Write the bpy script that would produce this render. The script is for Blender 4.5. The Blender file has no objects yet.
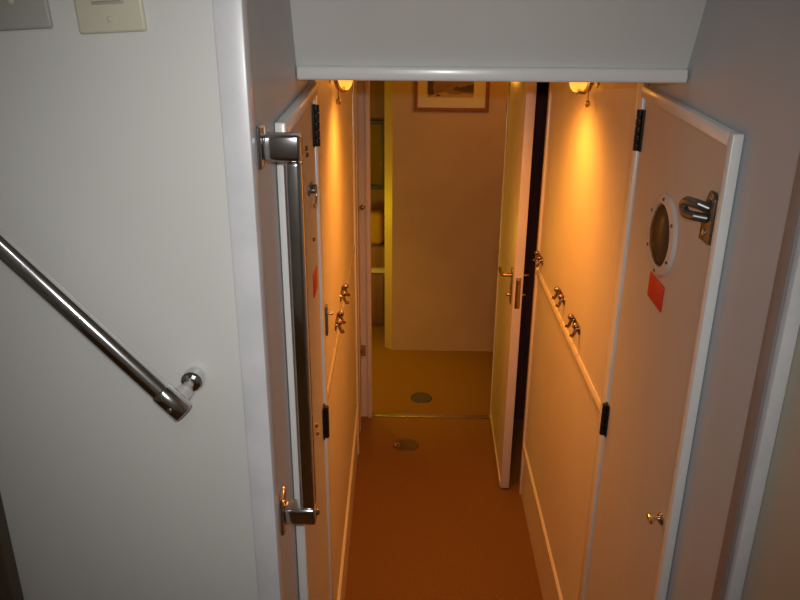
import bpy, bmesh, math
from mathutils import Vector, Matrix

C = bpy.context.scene.collection
Z0 = 2.1                      # eye height above the lower passage floor
RAD = math.radians
R_CAM = Matrix(((0.99966, -0.01505, 0.02141), (0.02536, 0.35679, -0.93384), (0.00641, 0.93406, 0.35705)))

# ------------------------------------------------------------------ materials
def mat(name, col, rough=0.5, metal=0.0, noise=None, bump=0.0, bscale=60.0, emit=None, estr=0.0, spec=0.5, coat=0.0):
    m = bpy.data.materials.new(name); m.use_nodes = True
    nt = m.node_tree; b = nt.nodes['Principled BSDF']
    b.inputs['Base Color'].default_value = (*col, 1)
    b.inputs['Roughness'].default_value = rough
    b.inputs['Metallic'].default_value = metal
    b.inputs['Specular IOR Level'].default_value = spec
    if coat:
        b.inputs['Coat Weight'].default_value = coat
        b.inputs['Coat Roughness'].default_value = 0.15
    tc = nt.nodes.new('ShaderNodeTexCoord')
    if noise:
        col2, scale, detail = noise
        n = nt.nodes.new('ShaderNodeTexNoise'); n.inputs['Scale'].default_value = scale; n.inputs['Detail'].default_value = detail
        r = nt.nodes.new('ShaderNodeValToRGB')
        r.color_ramp.elements[0].position = 0.35; r.color_ramp.elements[0].color = (*col2, 1)
        r.color_ramp.elements[1].position = 0.65; r.color_ramp.elements[1].color = (*col, 1)
        nt.links.new(tc.outputs['Object'], n.inputs['Vector'])
        nt.links.new(n.outputs['Fac'], r.inputs['Fac'])
        nt.links.new(r.outputs['Color'], b.inputs['Base Color'])
    if bump:
        n2 = nt.nodes.new('ShaderNodeTexNoise'); n2.inputs['Scale'].default_value = bscale; n2.inputs['Detail'].default_value = 4
        bp = nt.nodes.new('ShaderNodeBump'); bp.inputs['Strength'].default_value = bump; bp.inputs['Distance'].default_value = 0.004
        nt.links.new(tc.outputs['Object'], n2.inputs['Vector'])
        nt.links.new(n2.outputs['Fac'], bp.inputs['Height'])
        nt.links.new(bp.outputs['Normal'], b.inputs['Normal'])
    if emit:
        b.inputs['Emission Color'].default_value = (*emit, 1)
        b.inputs['Emission Strength'].default_value = estr
    return m

def wood(name, c1, c2, rough=0.4):
    m = bpy.data.materials.new(name); m.use_nodes = True
    nt = m.node_tree; b = nt.nodes['Principled BSDF']
    tc = nt.nodes.new('ShaderNodeTexCoord'); mp = nt.nodes.new('ShaderNodeMapping')
    mp.inputs['Scale'].default_value = (14, 14, 0.8)
    n = nt.nodes.new('ShaderNodeTexNoise'); n.inputs['Scale'].default_value = 3; n.inputs['Detail'].default_value = 8
    r = nt.nodes.new('ShaderNodeValToRGB')
    r.color_ramp.elements[0].position = 0.3; r.color_ramp.elements[0].color = (*c1, 1)
    r.color_ramp.elements[1].position = 0.7; r.color_ramp.elements[1].color = (*c2, 1)
    nt.links.new(tc.outputs['Object'], mp.inputs['Vector']); nt.links.new(mp.outputs['Vector'], n.inputs['Vector'])
    nt.links.new(n.outputs['Fac'], r.inputs['Fac']); nt.links.new(r.outputs['Color'], b.inputs['Base Color'])
    b.inputs['Roughness'].default_value = rough; b.inputs['Specular IOR Level'].default_value = 0.2
    return m

M = {}
M['bulkhead'] = mat('white_bulkhead_paint', (0.72, 0.72, 0.69), 0.42, noise=((0.70, 0.70, 0.67), 3.0, 3), bump=0.02, bscale=25)
M['passage'] = mat('grey_white_laminate', (0.53, 0.57, 0.61), 0.5, noise=((0.51, 0.55, 0.59), 4.0, 3), bump=0.02, bscale=30)
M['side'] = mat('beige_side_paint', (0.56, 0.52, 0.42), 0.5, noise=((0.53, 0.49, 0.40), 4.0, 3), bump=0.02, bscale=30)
M['overhead'] = mat('overhead_paint', (0.66, 0.66, 0.64), 0.45, noise=((0.64, 0.64, 0.62), 4.0, 2))
M['panel'] = mat('cream_panel_laminate', (0.76, 0.68, 0.55), 0.38, noise=((0.73, 0.65, 0.52), 5.0, 3), bump=0.015, bscale=40)
M['locker'] = mat('locker_door_laminate', (0.60, 0.57, 0.53), 0.4, noise=((0.58, 0.55, 0.51), 5.0, 3), bump=0.015, bscale=40)
M['trim'] = mat('white_gloss_trim', (0.80, 0.80, 0.79), 0.3, noise=((0.77, 0.77, 0.76), 9.0, 3), coat=0.2)
M['jamb'] = mat('pinkish_white_jamb', (0.70, 0.60, 0.56), 0.4, noise=((0.67, 0.57, 0.53), 8.0, 3))
M['corner'] = mat('corner_edge_trim', (0.74, 0.74, 0.77), 0.35, noise=((0.66, 0.66, 0.69), 14.0, 4), coat=0.1)
M['brown_bead'] = mat('brown_corner_bead', (0.30, 0.265, 0.26), 0.5, noise=((0.27, 0.235, 0.23), 10.0, 3))
M['rail'] = mat('varnished_cream_rail', (0.80, 0.70, 0.52), 0.25, noise=((0.76, 0.66, 0.48), 20.0, 3), coat=0.4)
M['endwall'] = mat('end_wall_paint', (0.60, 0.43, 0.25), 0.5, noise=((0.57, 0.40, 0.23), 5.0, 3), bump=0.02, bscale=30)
M['carpet'] = mat('tan_carpet', (0.27, 0.135, 0.035), 0.95, noise=((0.21, 0.10, 0.024), 160.0, 4), bump=0.5, bscale=420, spec=0.1)
M['steel'] = mat('polished_steel', (0.72, 0.72, 0.73), 0.13, 1.0, noise=((0.66, 0.66, 0.67), 30.0, 3))
M['satinwhite'] = mat('pale_satin_steel', (0.86, 0.86, 0.84), 0.30, 1.0, noise=((0.82, 0.82, 0.80), 30.0, 2))
M['satin'] = mat('satin_steel', (0.60, 0.59, 0.57), 0.28, 1.0, noise=((0.54, 0.53, 0.51), 40.0, 3))
M['darksteel'] = mat('dull_dark_steel', (0.20, 0.21, 0.205), 0.34, 0.85, noise=((0.15, 0.16, 0.155), 40.0, 3))
M['black'] = mat('black_hinge_metal', (0.018, 0.014, 0.012), 0.5, 0.4, noise=((0.012, 0.01, 0.009), 60.0, 3))
M['brass'] = mat('aged_brass', (0.55, 0.40, 0.20), 0.25, 1.0, noise=((0.45, 0.31, 0.15), 50.0, 3))
M['bronze'] = mat('worn_hook_metal', (0.38, 0.27, 0.18), 0.24, 1.0, noise=((0.28, 0.19, 0.12), 60.0, 3))
M['ivory'] = mat('ivory_plastic', (0.66, 0.635, 0.50), 0.35, noise=((0.64, 0.615, 0.48), 10.0, 2))
M['grey_plastic'] = mat('grey_plate_plastic', (0.45, 0.45, 0.41), 0.4, noise=((0.43, 0.43, 0.39), 10.0, 2))
M['white_plastic'] = mat('white_plastic', (0.78, 0.76, 0.72), 0.3, noise=((0.75, 0.73, 0.69), 14.0, 2))
M['ring'] = mat('beige_porthole_ring', (0.66, 0.60, 0.55), 0.35, noise=((0.63, 0.57, 0.52), 14.0, 2))
M['red'] = mat('red_enamel_sign', (0.62, 0.012, 0.02), 0.4, noise=((0.58, 0.010, 0.018), 30.0, 2))
M['glass'] = mat('dark_porthole_glass', (0.075, 0.048, 0.032), 0.08, noise=((0.06, 0.04, 0.027), 12.0, 2), spec=0.12)
M['wood'] = wood('dark_stained_wood', (0.09, 0.065, 0.045), (0.13, 0.10, 0.07))
M['midwood'] = wood('brown_cabinet_wood', (0.24, 0.12, 0.055), (0.32, 0.17, 0.085))
M['gap_shade'] = wood('shade_tinted_lining', (0.10, 0.035, 0.028), (0.15, 0.055, 0.045), 0.9)  # deep brown stands in for the shade of the unlit gap
M['mustard'] = mat('mustard_cloth', (0.50, 0.28, 0.03), 0.9, noise=((0.44, 0.24, 0.025), 60.0, 4), bump=0.3, bscale=200)
M['mirror'] = mat('mirror_glass', (0.26, 0.20, 0.16), 0.08, 1.0, noise=((0.24, 0.18, 0.145), 3.0, 1))
M['frame'] = wood('picture_frame_wood', (0.22, 0.09, 0.05), (0.30, 0.13, 0.07))
M['mount'] = mat('cream_picture_mount', (0.74, 0.66, 0.50), 0.8, noise=((0.72, 0.64, 0.48), 30.0, 2))
M['pr_sky'] = mat('print_dusk', (0.30, 0.20, 0.20), 0.6, noise=((0.20, 0.13, 0.14), 18.0, 5))
M['pr_dark'] = mat('print_dark', (0.05, 0.03, 0.025), 0.6, noise=((0.12, 0.07, 0.05), 60.0, 5))
M['pr_sand'] = mat('print_sand', (0.52, 0.38, 0.24), 0.6, noise=((0.40, 0.28, 0.17), 30.0, 5))
M['deck'] = mat('grey_deck_plate', (0.08, 0.07, 0.075), 0.5, 0.2, noise=((0.06, 0.055, 0.06), 60.0, 3))
M['deck_brown'] = mat('brown_deck_plate', (0.13, 0.075, 0.035), 0.55, 0.1, noise=((0.10, 0.055, 0.025), 60.0, 3))
M['glow'] = mat('frosted_lamp_glass', (0.9, 0.6, 0.25), 0.4, noise=((0.88, 0.58, 0.24), 20.0, 2), emit=(1.0, 0.44, 0.055), estr=1.3)
M['fill_diffuser'] = mat('fill_lamp_diffuser', (0.9, 0.9, 0.88), 0.4, emit=(1.0, 0.97, 0.92), estr=3.0)  # glowing face of the added landing fill lamp

# ------------------------------------------------------------------ mesh builder
class MB:
    def __init__(s): s.bm = bmesh.new()
    def box(s, x0, x1, y0, y1, z0, z1, bev=0.0, seg=2, mi=0):
        x0, x1 = sorted((x0, x1)); y0, y1 = sorted((y0, y1)); z0, z1 = sorted((z0, z1))
        mtx = Matrix.Translation(((x0+x1)/2, (y0+y1)/2, (z0+z1)/2)) @ Matrix.Diagonal((x1-x0, y1-y0, z1-z0, 1))
        r = bmesh.ops.create_cube(s.bm, size=1, matrix=mtx)
        fs = {f for v in r['verts'] for f in v.link_faces}
        for f in fs: f.material_index = mi
        if bev:
            es = list({e for v in r['verts'] for e in v.link_edges})
            bmesh.ops.bevel(s.bm, geom=es, offset=bev, segments=seg, affect='EDGES', profile=0.5)
        return s
    def cyl(s, p0, p1, r0, r1=None, seg=24, bev=0.0):
        p0, p1 = Vector(p0), Vector(p1); d = p1-p0; r1 = r0 if r1 is None else r1
        q = Vector((0, 0, 1)).rotation_difference(d.normalized()).to_matrix().to_4x4()
        r = bmesh.ops.create_cone(s.bm, cap_ends=True, segments=seg, radius1=r0, radius2=r1, depth=d.length,
                                  matrix=Matrix.Translation((p0+p1)/2) @ q)
        if bev:
            caps = [f for f in {f for v in r['verts'] for f in v.link_faces} if len(f.verts) == seg]
            es = list({e for f in caps for e in f.edges})
            bmesh.ops.bevel(s.bm, geom=es, offset=bev, segments=2, affect='EDGES', profile=0.5)
        return s
    def sphere(s, c, r, sc=(1, 1, 1), seg=20):
        mtx = Matrix.Translation(c) @ Matrix.Diagonal((r*sc[0], r*sc[1], r*sc[2], 1))
        bmesh.ops.create_uvsphere(s.bm, u_segments=seg, v_segments=seg//2, radius=1, matrix=mtx); return s
    def lathe(s, prof, origin=(0, 0, 0), axis=(0, -1, 0), seg=32):
        o = Vector(origin); q = Vector((0, 0, 1)).rotation_difference(Vector(axis).normalized()).to_matrix()
        rings = []
        for r, h in prof:
            if r < 1e-6: rings.append([s.bm.verts.new(o + q @ Vector((0, 0, h)))])
            else: rings.append([s.bm.verts.new(o + q @ Vector((r*math.cos(2*math.pi*k/seg), r*math.sin(2*math.pi*k/seg), h))) for k in range(seg)])
        for a, b in zip(rings, rings[1:]):
            for k in range(seg):
                k2 = (k+1) % seg
                if len(a) == 1 and len(b) == 1: continue
                if len(a) == 1: s.bm.faces.new((a[0], b[k], b[k2]))
                elif len(b) == 1: s.bm.faces.new((a[k], a[k2], b[0]))
                else: s.bm.faces.new((a[k], a[k2], b[k2], b[k]))
        return s
    def tube(s, pts, r, seg=14, closed=False):
        pts = [Vector(p) for p in pts]; n = len(pts); rings = []; up = None
        for i, p in enumerate(pts):
            if closed: t = (pts[(i+1) % n]-pts[i-1]).normalized()
            else: t = (pts[min(i+1, n-1)]-pts[max(i-1, 0)]).normalized()
            if up is None:
                up = Vector((0, 0, 1)) if abs(t.z) < 0.9 else Vector((1, 0, 0))
            a = t.cross(up).normalized(); up = a.cross(t).normalized()
            rr = r[i] if isinstance(r, (list, tuple)) else r
            rings.append([s.bm.verts.new(p + rr*(math.cos(2*math.pi*k/seg)*a + math.sin(2*math.pi*k/seg)*up)) for k in range(seg)])
        m = n if closed else n-1
        for i in range(m):
            A, B = rings[i], rings[(i+1) % n]
            for k in range(seg): s.bm.faces.new((A[k], A[(k+1) % seg], B[(k+1) % seg], B[k]))
        if not closed:
            s.bm.faces.new(rings[0][::-1]); s.bm.faces.new(rings[-1])
        return s
    def prism(s, poly, x0, x1, bev=0.0, axis='x', mi=0):
        def mk(u, v, w): return {'x': (w, u, v), 'y': (u, w, v), 'z': (u, v, w)}[axis]
        A = [s.bm.verts.new(mk(u, v, x0)) for u, v in poly]; B = [s.bm.verts.new(mk(u, v, x1)) for u, v in poly]
        fs = [s.bm.faces.new(A[::-1]), s.bm.faces.new(B)]
        n = len(poly)
        for k in range(n): fs.append(s.bm.faces.new((A[k], A[(k+1) % n], B[(k+1) % n], B[k])))
        for f in fs: f.material_index = mi
        if bev:
            bmesh.ops.bevel(s.bm, geom=list({e for f in fs for e in f.edges}), offset=bev, segments=2, affect='EDGES', profile=0.5)
        return s
    def build(s, name, m, parent=None, loc=(0, 0, 0), rot=(0, 0, 0), smooth=True):
        bmesh.ops.recalc_face_normals(s.bm, faces=s.bm.faces)
        me = bpy.data.meshes.new(name); s.bm.to_mesh(me); s.bm.free()
        for x in (m if isinstance(m, (list, tuple)) else [m]): me.materials.append(x)
        if smooth:
            for p in me.polygons: p.use_smooth = True
            try: me.set_sharp_from_angle(angle=RAD(32))
            except Exception: pass
        o = bpy.data.objects.new(name, me); C.objects.link(o)
        if parent: o.parent = parent
        else: loc = (loc[0], loc[1], loc[2]+Z0)
        o.location = loc; o.rotation_euler = rot
        return o

def struct(mb, name, m, loc=(0, 0, 0), rot=(0, 0, 0), smooth=True):
    o = mb.build(name, m, None, loc, rot, smooth); o['kind'] = 'structure'; return o

def thing(name, label, cat, loc, rot=(0, 0, 0), group=None):
    o = bpy.data.objects.new(name, None); C.objects.link(o); o.empty_display_size = 0.05
    o.location = (loc[0], loc[1], loc[2]+Z0); o.rotation_euler = rot
    o['label'] = label; o['category'] = cat; o['kind'] = 'thing'
    if group: o['group'] = group
    return o

def copy_tree(root, loc, rot, label):
    r = root.copy(); C.objects.link(r)
    r.location = (loc[0], loc[1], loc[2]+Z0); r.rotation_euler = rot; r['label'] = label
    for ch in list(root.children):
        c = ch.copy(); C.objects.link(c); c.parent = r
        for g in list(ch.children):
            d = g.copy(); C.objects.link(d); d.parent = c
    return r

# wall frames: local x along the wall, local -y out of the wall, z up
LA = RAD(90) + math.atan(0.03)
def XL(y): return -0.238 - 0.03*(y-1.5)
def onL(s, z, off=0.0): return (XL(s)+off, s, z)
XR = 0.512
def onR(s, z, off=0.0): return (XR-off, s, z)
ROTL = (0, 0, LA); ROTR = (0, 0, -RAD(90))

# ------------------------------------------------------------------ setting
TOP = 0.75; LAND = -1.40; FL = -2.10; CE = -0.10
# lower passage and cabin floor, with landing and steps
struct(MB().box(-1.4, 1.0, 1.2, 5.6, FL-0.05, FL), 'floor', M['carpet'])
struct(MB().box(-1.6, 0.535, -1.6, 0.84, LAND-0.05, LAND), 'floor_landing', M['carpet'])
struct(MB().box(-0.2, 0.5, 0.84, 1.03, FL, LAND-0.235).box(-0.2, 0.5, 1.03, 1.20, FL, LAND-0.47), 'floor_steps', M['carpet'])
struct(MB().box(-0.235, 0.43, 3.652, 3.684, FL, FL+0.006, 0.002), 'trim_1', M['satin'])      # threshold strip
# landing walls and ceiling
struct(MB().box(-1.65, -0.235, 1.005, 1.05, FL, TOP), 'wall_left', M['bulkhead'])
struct(MB().box(-1.65, -1.60, -1.65, 1.05, FL, TOP), 'wall_landing_side', M['bulkhead'])
struct(MB().box(-1.65, 0.58, -1.65, -1.60, FL, TOP), 'wall_landing_back', M['bulkhead'])
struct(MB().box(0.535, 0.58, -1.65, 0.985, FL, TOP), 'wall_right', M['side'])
struct(MB().box(-1.65, 0.58, -1.65, 1.6, TOP, TOP+0.05), 'ceiling_landing', M['overhead'])
struct(MB().box(-0.2, 0.51, 0.81, 0.84, FL, LAND-0.235), 'wall_under_landing', M['passage'])
# passage side walls (left one leans outwards a touch)
struct(MB().box(0.02, 2.665, 0.0, 0.05, FL, TOP), 'wall_left_passage', M['passage'], (XL(1.0), 1.0, 0), ROTL)
struct(MB().box(XR, XR+0.05, 1.0, 3.0, FL, TOP), 'wall_right_passage', M['passage'])
# corner trims
struct(MB().box(-0.2585, -0.2205, 0.985, 1.022, FL, TOP, 0.003), 'trim_2', M['corner'])
struct(MB().box(0.513, 0.5345, 0.965, 1.0, FL, TOP, 0.003), 'trim_3', M['corner'])
struct(MB().box(0.507, 0.5125, 0.975, 1.008, FL, TOP, 0.002), 'trim_4', M['brown_bead'])
# dark wood post at the far left of the white bulkhead
struct(MB().box(-0.80, -0.672, 0.975, 1.005, LAND, TOP, 0.004), 'trim_5', M['wood'])
# sloped overhead panel and its nosing
def yp(z): return 1.5 - 0.44*(z+0.095)
struct(MB().prism([(yp(CE), CE), (yp(TOP), TOP), (yp(TOP)+0.03, TOP), (yp(CE)+0.03, CE)], -0.24, XR), 'wall_front', M['overhead'])
struct(MB().box(-0.236, XR-0.002, 1.478, 1.53, -0.1165, -0.090, 0.006, 3), 'trim_6', M['trim'])
# passage overhead
struct(MB().box(-0.4, 0.9, 1.53, 3.70, CE, CE+0.04), 'ceiling', M['overhead'])
struct(MB().box(-1.4, 1.0, 3.70, 5.6, CE, CE+0.04), 'ceiling_cabin', M['overhead'])
# doorway bulkhead: left jamb, right jamb, header
struct(MB().box(-1.35, -0.2365, 3.655, 3.70, FL, CE), 'wall_doorway_left', M['jamb'])
struct(MB().box(0.475, 1.0, 3.655, 3.70, FL, CE), 'wall_doorway_right', M['gap_shade'])  # coloured dark in place of shade between door and wall
struct(MB().box(-0.2365, 0.475, 3.655, 3.70, CE-0.05, CE), 'wall_doorway_head', M['jamb'])
struct(MB().box(-0.258, -0.2355, 3.640, 3.656, FL, CE, 0.003), 'trim_7', M['jamb'])
struct(MB().box(0.440, 0.475, 3.662, 3.70, FL, CE-0.05, 0.003), 'trim_8', M['jamb'])
# side locker behind the open door, its shade put into the wall colour
struct(MB().box(0.90, 0.95, 3.0, 3.655, FL, CE).box(XR+0.05, 0.95, 2.95, 3.0, FL, CE), 'wall_side_locker', M['gap_shade'])
# cabin walls
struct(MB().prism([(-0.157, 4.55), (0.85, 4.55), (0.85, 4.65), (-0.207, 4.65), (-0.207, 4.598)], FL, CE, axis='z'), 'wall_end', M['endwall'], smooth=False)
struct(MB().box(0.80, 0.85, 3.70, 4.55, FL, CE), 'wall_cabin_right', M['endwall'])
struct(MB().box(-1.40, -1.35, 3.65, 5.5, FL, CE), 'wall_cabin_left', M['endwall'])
struct(MB().box(-1.40, 0.0, 5.45, 5.5, FL, CE), 'wall_cabin_back', M['midwood'])
struct(MB().box(-0.205, -0.157, 4.65, 5.45, FL, CE), 'wall_cabin_return', M['midwood'])

# cream panels on the passage walls (upper and lower), framing posts, dado and base rails
def wall_panels(side):
    on, rot = (onR, ROTR) if side == 'r' else (onL, ROTL)
    d = -1 if side == 'r' else 1                       # local x of a point further down the passage
    s0, s1 = (1.775, 2.985) if side == 'r' else (1.765, 3.30)
    L = (s1-s0)*d
    nm = 'right' if side == 'r' else 'left'
    struct(MB().box(0, L, -0.004, 0, FL, CE), 'wall_panel_'+nm, M['panel'], on(s0, 0), rot)
    def halfround(h, p): return [(-0.002, -h), (-p*0.6, -h), (-p, -h*0.45), (-p, h*0.45), (-p*0.6, h), (-0.002, h)]
    rp = 0.012 if side == 'r' else 0.008
    struct(MB().prism([(y, z) for y, z in halfround(0.016, rp)], 0, L), 'trim_rail_'+nm, M['rail'], on(s0, -0.995), rot)
    struct(MB().prism([(y, z) for y, z in halfround(0.011, 0.013)], 0, L), 'baseboard_'+nm, M['rail'], on(s0, -1.838), rot)
    # near post between locker door and panel: two beads
    struct(MB().box(-0.036*d, 0.016*d, -0.0125, 0, FL, CE-0.012, 0.004), 'trim_post_'+nm, M['trim'], on(s0-0.012, 0), rot)
    # far end bead
    struct(MB().box(L-0.034*d, L, -0.013, 0, FL, CE, 0.004), 'trim_end_'+nm, M['rail'], on(s0, 0), rot)
wall_panels('r'); wall_panels('l')

# ------------------------------------------------------------------ locker doors beside the steps
def slot_screw(mb, c, r, d=-1):
    mb.lathe([(0, 0.003), (r*0.6, 0.0028), (r, 0.0012), (r, 0)], c, (0, -1, 0), 16)
def hinge_mesh(h):
    m = MB().box(-0.016, -0.004, -0.0035, 0, 0, h, 0.001).box(0.004, 0.016, -0.0035, 0, 0, h, 0.001)
    n = 5
    for k in range(n):
        m.cyl((0, -0.007, h*k/n+0.0008), (0, -0.007, h*(k+1)/n-0.0008), 0.0075, seg=14, bev=0.001)
    return m

def locker_door(side):
    if side == 'r':
        base = onR(1.49, -2.05, 0.0015); rot = ROTR; d = 1     # local +x = towards the steps
        far, near = -0.225*d, 0.300*d
        t = thing('locker_door', 'tall cream locker door on the right wall with round porthole and red plate', 'locker door', base, rot)
    else:
        base = onL(1.49, -2.05, 0.0015); rot = ROTL; d = -1
        far, near = -0.215*d, 0.305*d
        t = thing('locker_door', 'tall cream locker door on the left wall behind the vertical steel grab bar', 'locker door', base, rot)
    zn = 2.05-(0.169 if side == 'r' else 0.158); zf = 2.05-0.140      # the top edge drops towards the steps
    MB().prism([(far, 0), (near-0.020*d, 0), (near-0.020*d, zn-0.018), (far, zf-0.018)], -0.006, 0, axis='y').build('door_panel', M['locker'], t)
    MB().prism([(near-0.022*d, 0), (near, 0), (near, zn), (near-0.022*d, zn+0.001)], -0.018, 0, 0.003, axis='y').build('edge_strip', M['trim'], t)
    MB().prism([(far, zf-0.024), (near-0.0215*d, zn-0.023), (near-0.0215*d, zn), (far, zf)], -0.018, 0, 0.003, axis='y').build('top_strip', M['trim'], t)
    for z in ((-0.284, -1.028) if side == 'r' else (-0.276, -1.032)):
        hinge_mesh(0.092).build('hinge', M['black'], t, (far+(-0.004 if side == 'r' else 0.020)*d, -0.0070, z+2.05))
    return t

t = locker_door('r')
DZ = 2.05
# porthole: ring, glass, six screws
px, pz = 0.006, -0.417+DZ
ring = MB().lathe([(0.064, 0.004), (0.066, 0.009), (0.082, 0.007), (0.086, 0.003), (0.086, 0)], (px, -0.006, pz), seg=48).build('porthole_ring', M['ring'], t)
g = MB().lathe([(0, 0.019), (0.03, 0.0175), (0.050, 0.013), (0.061, 0.008), (0.064, 0.003)], (px, -0.006, pz), seg=48).build('porthole_glass', M['glass'], t)
for k in range(6):
    a = RAD(30+60*k)
    m = MB(); slot_screw(m, (px+0.075*math.cos(a), -0.0135, pz+0.075*math.sin(a)), 0.0038)
    m.build('screw', M['darksteel'], ring)
MB().box(-0.030, 0.066, -0.0085, -0.006, -0.563+DZ, -0.508+DZ, 0.0008).build('warning_plate', M['red'], t, rot=(0, RAD(2), 0), loc=(-0.059, 0, 0.0))['label'] = 'plain red enamel plate'
# hook latch near the edge
hx, hz = 0.240, -0.320+DZ
hk = MB().prism([(hx-0.030, hz-0.044), (hx+0.016, hz-0.044), (hx+0.016, hz+0.034), (hx+0.008, hz+0.046), (hx-0.012, hz+0.046), (hx-0.030, hz+0.016)], -0.013, -0.006, 0.0025, axis='y').build('latch_plate', M['darksteel'], t)
for sx, sz, sr in ((-0.010, -0.028, 0.006), (-0.002, 0.034, 0.005)):
    sm = MB(); slot_screw(sm, (hx+sx, -0.013, hz+sz), sr); sm.build('screw', M['satin'], hk)
loop = [(hx-0.034-0.018*math.sin(math.pi*k/14), -0.036-0.003*math.sin(math.pi*k/14), hz+0.010+0.0115*math.cos(math.pi*k/14)) for k in range(15)]
pts = [(hx-0.006, -0.012, hz+0.016), (hx-0.012, -0.026, hz+0.021)] + loop + [(hx-0.014, -0.030, hz+0.0), (hx-0.006, -0.012, hz-0.002)]
MB().tube(pts, 0.0082).build('latch_hook', M['darksteel'], t)
# turn button low on the door
bx_, bz_ = 0.226, -0.950+DZ
kb = MB().lathe([(0, 0.006), (0.010, 0.005), (0.014, 0.0), ], (bx_, -0.006, bz_), seg=24).cyl((bx_, -0.010, bz_), (bx_, -0.026, bz_), 0.005, seg=14)
kb.box(bx_-0.014, bx_+0.014, -0.032, -0.024, bz_-0.0055, bz_+0.0055, 0.0025).build('turn_button', M['steel'], t)

t = locker_door('l')
# ring catch, small screws and a red plate on the left door (seen beside the grab bar)
cx, cz = 0.085, -0.353+DZ
cp = MB().box(cx-0.03, cx+0.030, -0.010, -0.006, cz-0.006, cz+0.014, 0.0015).cyl((cx-0.014, -0.009, cz+0.004), (cx-0.014, -0.020, cz+0.004), 0.007, seg=16, bev=0.002).cyl((cx+0.012, -0.009, cz+0.004), (cx+0.012, -0.020, cz+0.004), 0.007, seg=16, bev=0.002).build('catch_plate', M['darksteel'], t)
MB().tube([(cx+0.012+0.030*math.cos(RAD(a)), -0.016, cz-0.014+0.024*math.sin(RAD(a))) for a in range(-140, 60, 14)], 0.003).build('catch_ring', M['satin'], cp)
for x, z in ((0.04, -0.255), (0.05, -0.27), (0.115, -0.47), (0.030, -0.90), (0.045, -0.93)):
    MB().lathe([(0, 0.006), (0.004, 0.005), (0.006, 0)], (x, -0.006, z+DZ), seg=14).build('screw', M['brass'], t)
MB().box(0.085, 0.155, -0.0085, -0.006, -0.60+DZ, -0.545+DZ, 0.0008).build('warning_plate', M['red'], t)['label'] = 'plain red plate'

# grey catch plate on the left post
t = thing('latch_keeper', 'small brownish grey catch plate on the post between left locker door and panel', 'catch plate', onL(1.860, -0.815, 0.0045), ROTL)
MB().box(-0.012, 0.012, -0.006, 0, 0, 0.085, 0.002).build('plate', M['darksteel'], t)
MB().cyl((0.0, -0.006, 0.062), (0.0, -0.020, 0.062), 0.0045, seg=14, bev=0.001).build('pin', M['satin'], t)

# ------------------------------------------------------------------ vertical grab bar
t = thing('grab_bar', 'upright polished steel grab bar on square brackets on the left passage wall', 'grab bar', onL(1.045, -0.86), ROTL)
B = 0.86
for (zc, lo, hi) in ((-0.172, -0.019, 0.018), (-0.786, -0.018, 0.014)):
    up = zc > -0.5
    p0, p1 = (-0.030, 0.030) if up else (-0.037, 0.037)
    pl = MB().box(-0.021, 0.021, -0.008, 0, zc+B+p0, zc+B+p1, 0.004, 3).build('wall_plate', M['steel'], t)
    MB().box(-0.017, 0.017, -0.061, -0.008, zc+B+lo, zc+B+hi, 0.005, 3).build('bracket', M['steel'], t)
MB().box(-0.014, 0.014, -0.0605, -0.035, -0.776+B, -0.190+B, 0.007, 4).build('bar', M['steel'], t)
m = MB().lathe([(0, 0.006), (0.004, 0.005), (0.006, 0)], (0.0, -0.061, -0.788+B), seg=14)
m.build('screw', M['brass'], t)

# ------------------------------------------------------------------ sloping handrail on the white bulkhead
yA = 0.930
e0 = Vector((-0.3445, yA, -0.5175)); sl = Vector((-1, 0, 1.133)).normalized()
t = thing('handrail', 'polished steel tube handrail sloping down across the white bulkhead', 'handrail', (e0.x, 1.005, e0.z))
rel = lambda p: (p[0]-e0.x, p[1]-1.005, p[2]-e0.z)
p_end = e0 - sl*0.022
MB().cyl(rel(e0), rel(e0+sl*0.85), 0.0148, seg=40).build('tube', M['steel'], t)
MB().cyl(rel(e0+sl*0.026), rel(p_end), 0.0168, seg=36, bev=0.004).build('end_collar', M['steel'], t)
br = MB().cyl(rel((e0.x-0.001, yA, e0.z-0.003)), rel((e0.x-0.001, 1.004, e0.z-0.016)), 0.0150, 0.0120, 28).build('bracket', M['white_plastic'], t)  # white colour stands in for the wall reflected in the steel foot
MB().lathe([(0.0165, 0.0), (0.0170, 0.006), (0.0165, 0.017), (0.0140, 0.0205), (0.0095, 0.0230), (0.0050, 0.0240), (0, 0.0242)], rel((e0.x+0.0110, 1.003, e0.z+0.0040)), seg=14).build('rosette', M['steel'], br, smooth=False)
m = MB(); m.cyl(rel(e0+Vector((0.0, -0.0155, -0.004))), rel(e0+Vector((0.0, -0.0185, -0.004))), 0.0035, seg=14, bev=0.001)
m.build('set_screw', M['satin'], t)
# second bracket up the rail (outside the frame)
q = e0+sl*0.80
MB().lathe([(0.0235, 0.0), (0.0235, 0.004), (0.018, 0.008), (0.0128, 0.022), (0.0125, 0.072)], rel((q.x, 1.004, q.z)), seg=32).build('bracket', M['steel'], t)

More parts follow.
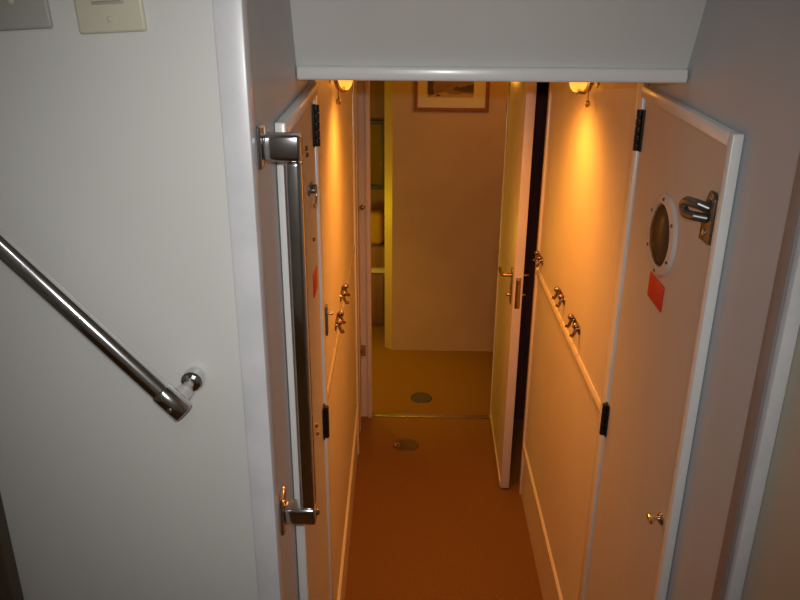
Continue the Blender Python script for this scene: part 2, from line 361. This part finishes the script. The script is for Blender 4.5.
# ------------------------------------------------------------------ switch plates
def plate_mesh(w, h, d): return MB().box(-w/2, w/2, -d, 0, 0, h, 0.004, 3)
t = thing('light_switch', 'ivory wall switch plate with rocker on the bulkhead, right of the two plates', 'light switch', (-0.392, 1.005, -0.0225), (0, -0.055, 0), 'wall switches on the white bulkhead')
MB().box(-0.044, 0.044, -0.007, 0, 0, 0.142, 0.004, 3).build('plate', M['ivory'], t)
f = MB().box(-0.0205, 0.0205, -0.0085, -0.006, 0.034, 0.108, 0.001).build('rocker_frame', M['grey_plastic'], t)
MB().prism([(-0.0085, 0.037), (-0.014, 0.038), (-0.0095, 0.071), (-0.012, 0.105), (-0.0085, 0.105)], -0.0175, 0.0175, 0.001).build('rocker', M['ivory'], f)
for z in (0.0165, 0.1255):
    m = MB(); slot_screw(m, (0.0, -0.007, z), 0.0042); m.build('screw', M['ivory'], t)
t = thing('light_switch', 'greyer wall switch plate cut off by the picture corner, left of the two plates', 'light switch', (-0.515, 1.005, -0.020), (0, -0.055, 0), 'wall switches on the white bulkhead')
MB().box(-0.046, 0.046, -0.007, 0, 0, 0.142, 0.004, 3).build('plate', M['grey_plastic'], t)
MB().box(-0.006, 0.006, -0.009, -0.006, 0.058, 0.084, 0.001).prism([(-0.008, 0.064), (-0.021, 0.078), (-0.021, 0.083), (-0.008, 0.080)], -0.0045, 0.0045, 0.001).build('toggle', M['grey_plastic'], t)
for z in (0.034, 0.108):
    m = MB(); slot_screw(m, (0.0, -0.007, z), 0.0042); m.build('screw', M['ivory'], t)

# ------------------------------------------------------------------ coat hooks along the dado rails
def hook_proto(loc, rot, label):
    t = thing('coat_hook', label, 'coat hook', loc, rot, 'small steel coat hooks above the dado rails')
    MB().prism([(-0.050, -0.008), (-0.044, -0.013), (0.044, -0.013), (0.050, -0.008), (0.050, 0.008), (0.044, 0.013), (-0.044, 0.013), (-0.050, 0.008)], -0.004, 0, 0.0012, axis='y').build('back_plate', M['bronze'], t)
    for s in (-1, 1):
        m = MB().tube([(s*0.036, -0.003, 0.006), (s*0.037, -0.012, 0.004), (s*0.038, -0.017, -0.012), (s*0.038, -0.021, -0.020), (s*0.038, -0.028, -0.016)], [0.0065, 0.006, 0.0055, 0.0055, 0.0055], 12)
        m.sphere((s*0.036, -0.014, 0.014), 0.0105, seg=16)
        m.build('prong', M['bronze'], t)
    m = MB(); slot_screw(m, (0, -0.004, 0.0), 0.0035); m.build('screw', M['darksteel'], t)
    return t
h0 = hook_proto(onR(2.165, -0.905, 0.004), ROTR, 'double steel coat hook nearest the steps on the right wall')
copy_tree(h0, onR(2.42, -0.905, 0.004), ROTR, 'double steel coat hook in the middle of the three on the right wall')
copy_tree(h0, onR(2.90, -0.92, 0.004), ROTR, 'double steel coat hook farthest down the right wall beside the open door')
copy_tree(h0, onL(2.42, -0.905, 0.004), ROTL, 'double steel coat hook on the left wall, the farther of two')
copy_tree(h0, onL(2.19, -0.915, 0.004), ROTL, 'double steel coat hook on the left wall, the nearer of two')

# ------------------------------------------------------------------ wall lamps
def lamp_proto(loc, rot, label, d):
    t = thing('wall_lamp', label, 'wall lamp', loc, rot, 'glowing wall lamps high on the passage walls')
    MB().lathe([(0.036, 0), (0.036, 0.003), (0.026, 0.007), (0.010, 0.010), (0, 0.011)], (0.040*d, 0, 0.06), seg=28).build('back_plate', M['brass'], t)
    MB().tube([(0.040*d, -0.008, 0.060), (0.040*d, -0.018, 0.045), (0.036*d, -0.026, 0.022), (0.020*d, -0.032, 0.012), (-0.020*d, -0.036, 0.010), (-0.058*d, -0.036, 0.012)], 0.006, 12).build('arm', M['brass'], t)
    c = (-0.072*d, -0.036, 0.004)
    MB().lathe([(0.004, 0.0), (0.014, 0.002), (0.023, 0.014), (0.028, 0.034), (0.026, 0.058), (0.031, 0.080), (0.029, 0.080), (0.024, 0.058), (0.025, 0.034), (0.021, 0.016), (0.004, 0.004)], c, (0, 0, 1), 28).build('glass_shade', M['glow'], t)
    MB().lathe([(0.012, 0.0), (0.012, 0.010), (0.004, 0.014)], (c[0], c[1], -0.001), (0, 0, 1), 20).build('shade_cup', M['brass'], t)
    MB().tube([(0.036*d, -0.026, 0.020), (0.036*d, -0.026, -0.012)], 0.0015, 8).sphere((0.036*d, -0.026, -0.018), 0.008, (1, 1, 1.3), 14).build('pull_knob', M['brass'], t)
    return t
lamp_proto(onR(2.25, -0.215), ROTR, 'brass wall lamp with glowing shade at the top of the right wall', 1)
lamp_proto(onL(2.25, -0.215), ROTL, 'brass wall lamp with glowing shade at the top of the left wall', -1)

# ------------------------------------------------------------------ far end of the left wall
t = thing('locker_door', 'narrow cream locker door at the far end of the left wall with small knob', 'locker door', onL(3.31, -2.05, 0.0015), ROTL)
MB().box(0.0, 0.34, -0.008, 0, 0, 1.93, 0.002).build('door_panel', M['locker'], t)
MB().box(0.10, 0.112, -0.013, -0.008, 0, 1.93, 0.002).build('edge_strip', M['jamb'], t)
MB().cyl((0.30, -0.008, 1.16), (0.30, -0.018, 1.16), 0.005, seg=14).sphere((0.30, -0.027, 1.16), 0.013, seg=18).build('knob', M['brass'], t)
t = thing('door_catch', 'small brown square catch low on the left jamb of the doorway', 'door catch', (-0.290, 3.655, -1.690))
MB().box(-0.022, 0.022, -0.016, 0, -0.03, 0.03, 0.003).build('catch_body', M['midwood'], t)
MB().cyl((0.0, -0.016, 0.0), (0.0, -0.019, 0.0), 0.006, seg=14, bev=0.001).build('screw', M['brass'], t)

# ------------------------------------------------------------------ open cabin door
ang = -math.atan2(0.011, 0.665)
t = thing('cabin_door', 'cream cabin door standing open against the right wall at the passage end', 'door', (0.4455, 3.650, FL+0.012), (0, 0, -RAD(90)+ang))
# local x from hinge towards the camera, local -y = left face towards the doorway
W_, Hd = 0.662, 1.92
leaf = MB().box(0.0, W_, -0.019, 0.019, 0, Hd, 0.002).build('door_leaf', M['panel'], t)
MB().box(W_-0.006, W_+0.003, -0.0195, 0.0195, 0, Hd, 0.002).build('edge_strip', M['jamb'], t)
MB().box(0.0, 0.018, -0.0265, -0.019, 0, Hd, 0.002).box(0.018, W_-0.01, -0.0245, -0.019, 0.0, 0.03, 0.002).build('border_strip', M['rail'], t)
MB().box(W_+0.003, W_+0.005, -0.011, 0.011, 0.915, 1.055, 0.001).build('lock_plate', M['brass'], t)
MB().box(W_+0.0045, W_+0.016, -0.006, 0.006, 1.035, 1.05, 0.002).build('latch_bolt', M['brass'], t)
for s in (-1, 1):
    y0 = s*0.019
    rose = MB().box(W_-0.085, W_-0.040, y0, y0+s*0.006, 0.915, 1.075, 0.002).build('handle_plate', M['brass'], t)
    MB().tube([(W_-0.062, y0, 1.045), (W_-0.062, y0+s*0.038, 1.045), (W_-0.070, y0+s*0.046, 1.045), (W_-0.115, y0+s*0.048, 1.045), (W_-0.165, y0+s*0.046, 1.040)] if s < 0 else
              [(W_-0.062, y0, 1.045), (W_-0.062, y0+s*0.026, 1.045), (W_-0.115, y0+s*0.030, 1.042)], 0.008, 14).build('lever', M['brass'], rose)
    MB().cyl((W_-0.062, y0, 0.955), (W_-0.062, y0+s*0.02, 0.955), 0.007, seg=14, bev=0.002).box(W_-0.072, W_-0.052, y0+s*0.018, y0+s*0.024, 0.950, 0.960, 0.002).build('thumb_turn', M['brass'], rose)
for z in (0.25, 0.95, 1.65):
    MB().cyl((-0.004, -0.022, z), (-0.004, -0.022, z+0.08), 0.006, seg=14, bev=0.001).build('hinge', M['brass'], t)

# ------------------------------------------------------------------ framed picture
t = thing('framed_picture', 'wood framed landscape print in a wide cream mount on the end wall', 'picture', (0.192, 4.55, -0.530))
w, h = 0.222, 0.350
MB().box(-w, w, -0.022, 0, 0, 0.022, 0.004).box(-w, w, -0.022, 0, h-0.022, h, 0.004).box(-w, -w+0.022, -0.0215, 0, 0.018, h-0.018, 0.004).box(w-0.022, w, -0.0215, 0, 0.018, h-0.018, 0.004).build('frame', M['frame'], t)
MB().box(-w+0.02, w-0.02, -0.010, -0.004, 0.02, h-0.02).build('mount_board', M['mount'], t)
pm = MB().box(-0.142, 0.130, -0.0115, -0.0100, 0.082, h-0.082, mi=0)
pm.prism([(-0.142, 0.082), (0.130, 0.082), (0.130, 0.098), (0.08, 0.106), (0.02, 0.098), (-0.05, 0.112), (-0.09, 0.104), (-0.142, 0.108)], -0.0125, -0.0115, axis='y', mi=2)
pm.prism([(-0.142, 0.108), (-0.128, 0.092), (-0.10, 0.10), (-0.112, 0.135), (-0.100, 0.19), (-0.142, 0.20)], -0.0132, -0.0125, axis='y', mi=1)
pm.prism([(-0.095, 0.088), (-0.078, 0.104), (-0.062, 0.090)], -0.0132, -0.0125, axis='y', mi=1)
pm.prism([(0.005, 0.125), (0.030, 0.150), (0.045, 0.138), (0.13, 0.16), (0.13, 0.112), (0.06, 0.116)], -0.0132, -0.0125, axis='y', mi=1)
pm.build('print', [M['pr_sky'], M['pr_dark'], M['pr_sand']], t, smooth=False)

# ------------------------------------------------------------------ floor fittings
t = thing('deck_plate', 'round brown flush floor plate with shiny lift ring in front of the threshold', 'floor plate', (-0.040, 3.365, FL))
MB().lathe([(0, 0.003), (0.05, 0.003), (0.052, 0.005), (0.060, 0.006), (0.066, 0.0)], (0, 0, 0), (0, 0, 1), 40).build('lid', M['deck_brown'], t)
MB().tube([(-0.048+0.014*math.cos(RAD(a)), -0.018+0.010*math.sin(RAD(a)), 0.010+0.006*math.sin(RAD(a))) for a in range(0, 360, 24)], 0.0032, 10, True).sphere((-0.056, -0.022, 0.013), 0.011, seg=18).build('lift_ring', M['steel'], t)  # steel ball added to the ring to give a bright glint
t = thing('deck_plate', 'round dark grey flush floor plate beyond the threshold', 'floor plate', (0.040, 3.882, FL))
MB().lathe([(0, 0.004), (0.052, 0.004), (0.054, 0.006), (0.060, 0.006), (0.064, 0.0)], (0, 0, 0), (0, 0, 1), 40).build('lid', M['deck'], t)
MB().box(-0.02, 0.02, -0.004, 0.004, 0.003, 0.0055, 0.001).build('key_slot', M['darksteel'], t)

# ------------------------------------------------------------------ glimpse of the cabin on the left
t = thing('cabinet', 'low brown wooden cabinet seen through the left of the doorway', 'cabinet', (-0.62, 4.95, FL))
MB().box(-0.40, 0.405, 0.0, 0.45, 0, 0.41, 0.003).build('body', M['midwood'], t)
MB().box(-0.41, 0.41, -0.012, 0.455, 0.41, 0.43, 0.004).build('worktop', M['rail'], t)
for s in (-1, 1):
    dr = MB().box(0.01*s, 0.39*s, -0.012, 0, 0.03, 0.39, 0.003).build('door', M['midwood'], t)
    MB().sphere((0.05*s, -0.022, 0.30), 0.011, seg=14).build('knob', M['brass'], dr)
o = MB().box(-0.14, 0.14, -0.10, 0.10, 0, 0.15, 0.006).build('storage_box', M['midwood'], None, (-0.36, 5.10, FL+0.43))
o['label'] = 'brown wooden box on the low cabinet under the mustard cushion'; o['category'] = 'box'; o['kind'] = 'thing'
m = MB().box(-0.13, 0.13, -0.07, 0.07, 0, 0.24, 0.045, 5)
o = m.build('cushion', M['mustard'], None, (-0.36, 5.10, FL+0.58))
o['label'] = 'mustard yellow cushion glimpsed through the left of the doorway'; o['category'] = 'cushion'; o['kind'] = 'thing'
t = thing('wall_mirror', 'narrow dark framed mirror on the cabin wall above the cushion', 'mirror', (-0.36, 5.45, -1.20))
w, h = 0.12, 0.50
MB().box(-w, w, -0.03, 0, 0, 0.03, 0.004).box(-w, w, -0.03, 0, h-0.03, h, 0.004).box(-w, -w+0.03, -0.0295, 0, 0.025, h-0.025, 0.004).box(w-0.03, w, -0.0295, 0, 0.025, h-0.025, 0.004).build('frame', M['wood'], t)
MB().box(-w+0.028, w-0.028, -0.014, -0.008, 0.028, h-0.028).build('glass', M['mirror'], t)

# unseen fill lamp added on the landing ceiling (behind the camera)
t = thing('fill_lamp', 'added round white fill lamp on the landing ceiling behind the viewer', 'fill lamp', (0.10, -0.55, TOP))
MB().lathe([(0.11, 0), (0.11, -0.02), (0.10, -0.03)], (0, 0, 0), (0, 0, 1), 32).build('rim', M['white_plastic'], t)
MB().lathe([(0.10, -0.028), (0.085, -0.045), (0.05, -0.056), (0, -0.06)], (0, 0, 0), (0, 0, 1), 32).build('fill_diffuser', M['fill_diffuser'], t)

# ------------------------------------------------------------------ lights
def point(name, loc, col, e, r):
    l = bpy.data.lights.new(name, 'POINT'); l.color = col; l.energy = e; l.shadow_soft_size = r
    o = bpy.data.objects.new(name, l); C.objects.link(o); o.location = (loc[0], loc[1], loc[2]+Z0); o['kind'] = 'helper'; return o
def spot(name, loc, target, col, e, r, ang, blend):
    l = bpy.data.lights.new(name, 'SPOT'); l.color = col; l.energy = e; l.shadow_soft_size = r
    l.spot_size = RAD(ang); l.spot_blend = blend
    o = bpy.data.objects.new(name, l); C.objects.link(o); o.location = (loc[0], loc[1], loc[2]+Z0)
    o.rotation_euler = (Vector(target)-Vector(loc)).to_track_quat('-Z', 'Y').to_euler(); o['kind'] = 'helper'; return o
WARM = (1.0, 0.35, 0.043)
for nm, x in (('right', XR-0.20), ('left', XL(2.35)+0.20)):
    spot('lamp_light_'+nm, (x, 2.30, -0.200), (x, 2.30, -2.0), WARM, 20.5, 0.05, 166, 1.0)
point('cabin_light', (-0.75, 4.52, -1.25), (1.0, 0.74, 0.008), 7.5, 0.06)
spot('cabin_floor_fill', (-0.25, 4.08, -0.20), (-0.10, 4.08, -2.1), (1.0, 0.60, 0.008), 34, 0.05, 50, 1.0)  # added fill that brightens the cabin floor, no fixture behind it
point('end_wall_fill', (0.35, 4.0, -0.25), WARM, 2.2, 0.05)  # added warm fill for the end wall, no fixture behind it
# the photographer's flash, just above the lens
dv = R_CAM @ Vector((0, 0, -1))
spot('camera_flash', (0.0, -0.03, 0.045), tuple(Vector((0, -0.03, 0.045))+dv), (1.0, 0.985, 0.95), 29, 0.012, 80, 1.0)
point('landing_fill_light', (0.10, -0.55, 0.62), (0.95, 0.98, 1.0), 3.0, 0.06)  # added neutral fill against the warm bounce on the passage walls

w = bpy.data.worlds.new('world'); bpy.context.scene.world = w; w.use_nodes = True
w.node_tree.nodes['Background'].inputs['Color'].default_value = (0.02, 0.02, 0.02, 1)

# ------------------------------------------------------------------ camera
cd = bpy.data.cameras.new('camera'); cam = bpy.data.objects.new('camera', cd); C.objects.link(cam)
cd.sensor_width = 36; cd.lens = 743/800*36; cd.clip_start = 0.02
q = R_CAM.to_quaternion(); cam.rotation_mode = 'QUATERNION'; cam.rotation_quaternion = q
cam.location = (0, 0, Z0)
sc = bpy.context.scene; sc.camera = cam
sc.view_settings.view_transform = 'Standard'; sc.view_settings.look = 'None'
sc.view_settings.exposure = 0.0; sc.view_settings.gamma = 1.0; sc.view_settings.use_curve_mapping = False
sc.cycles.use_denoising = True
sc.cycles.max_bounces = 10; sc.cycles.diffuse_bounces = 6
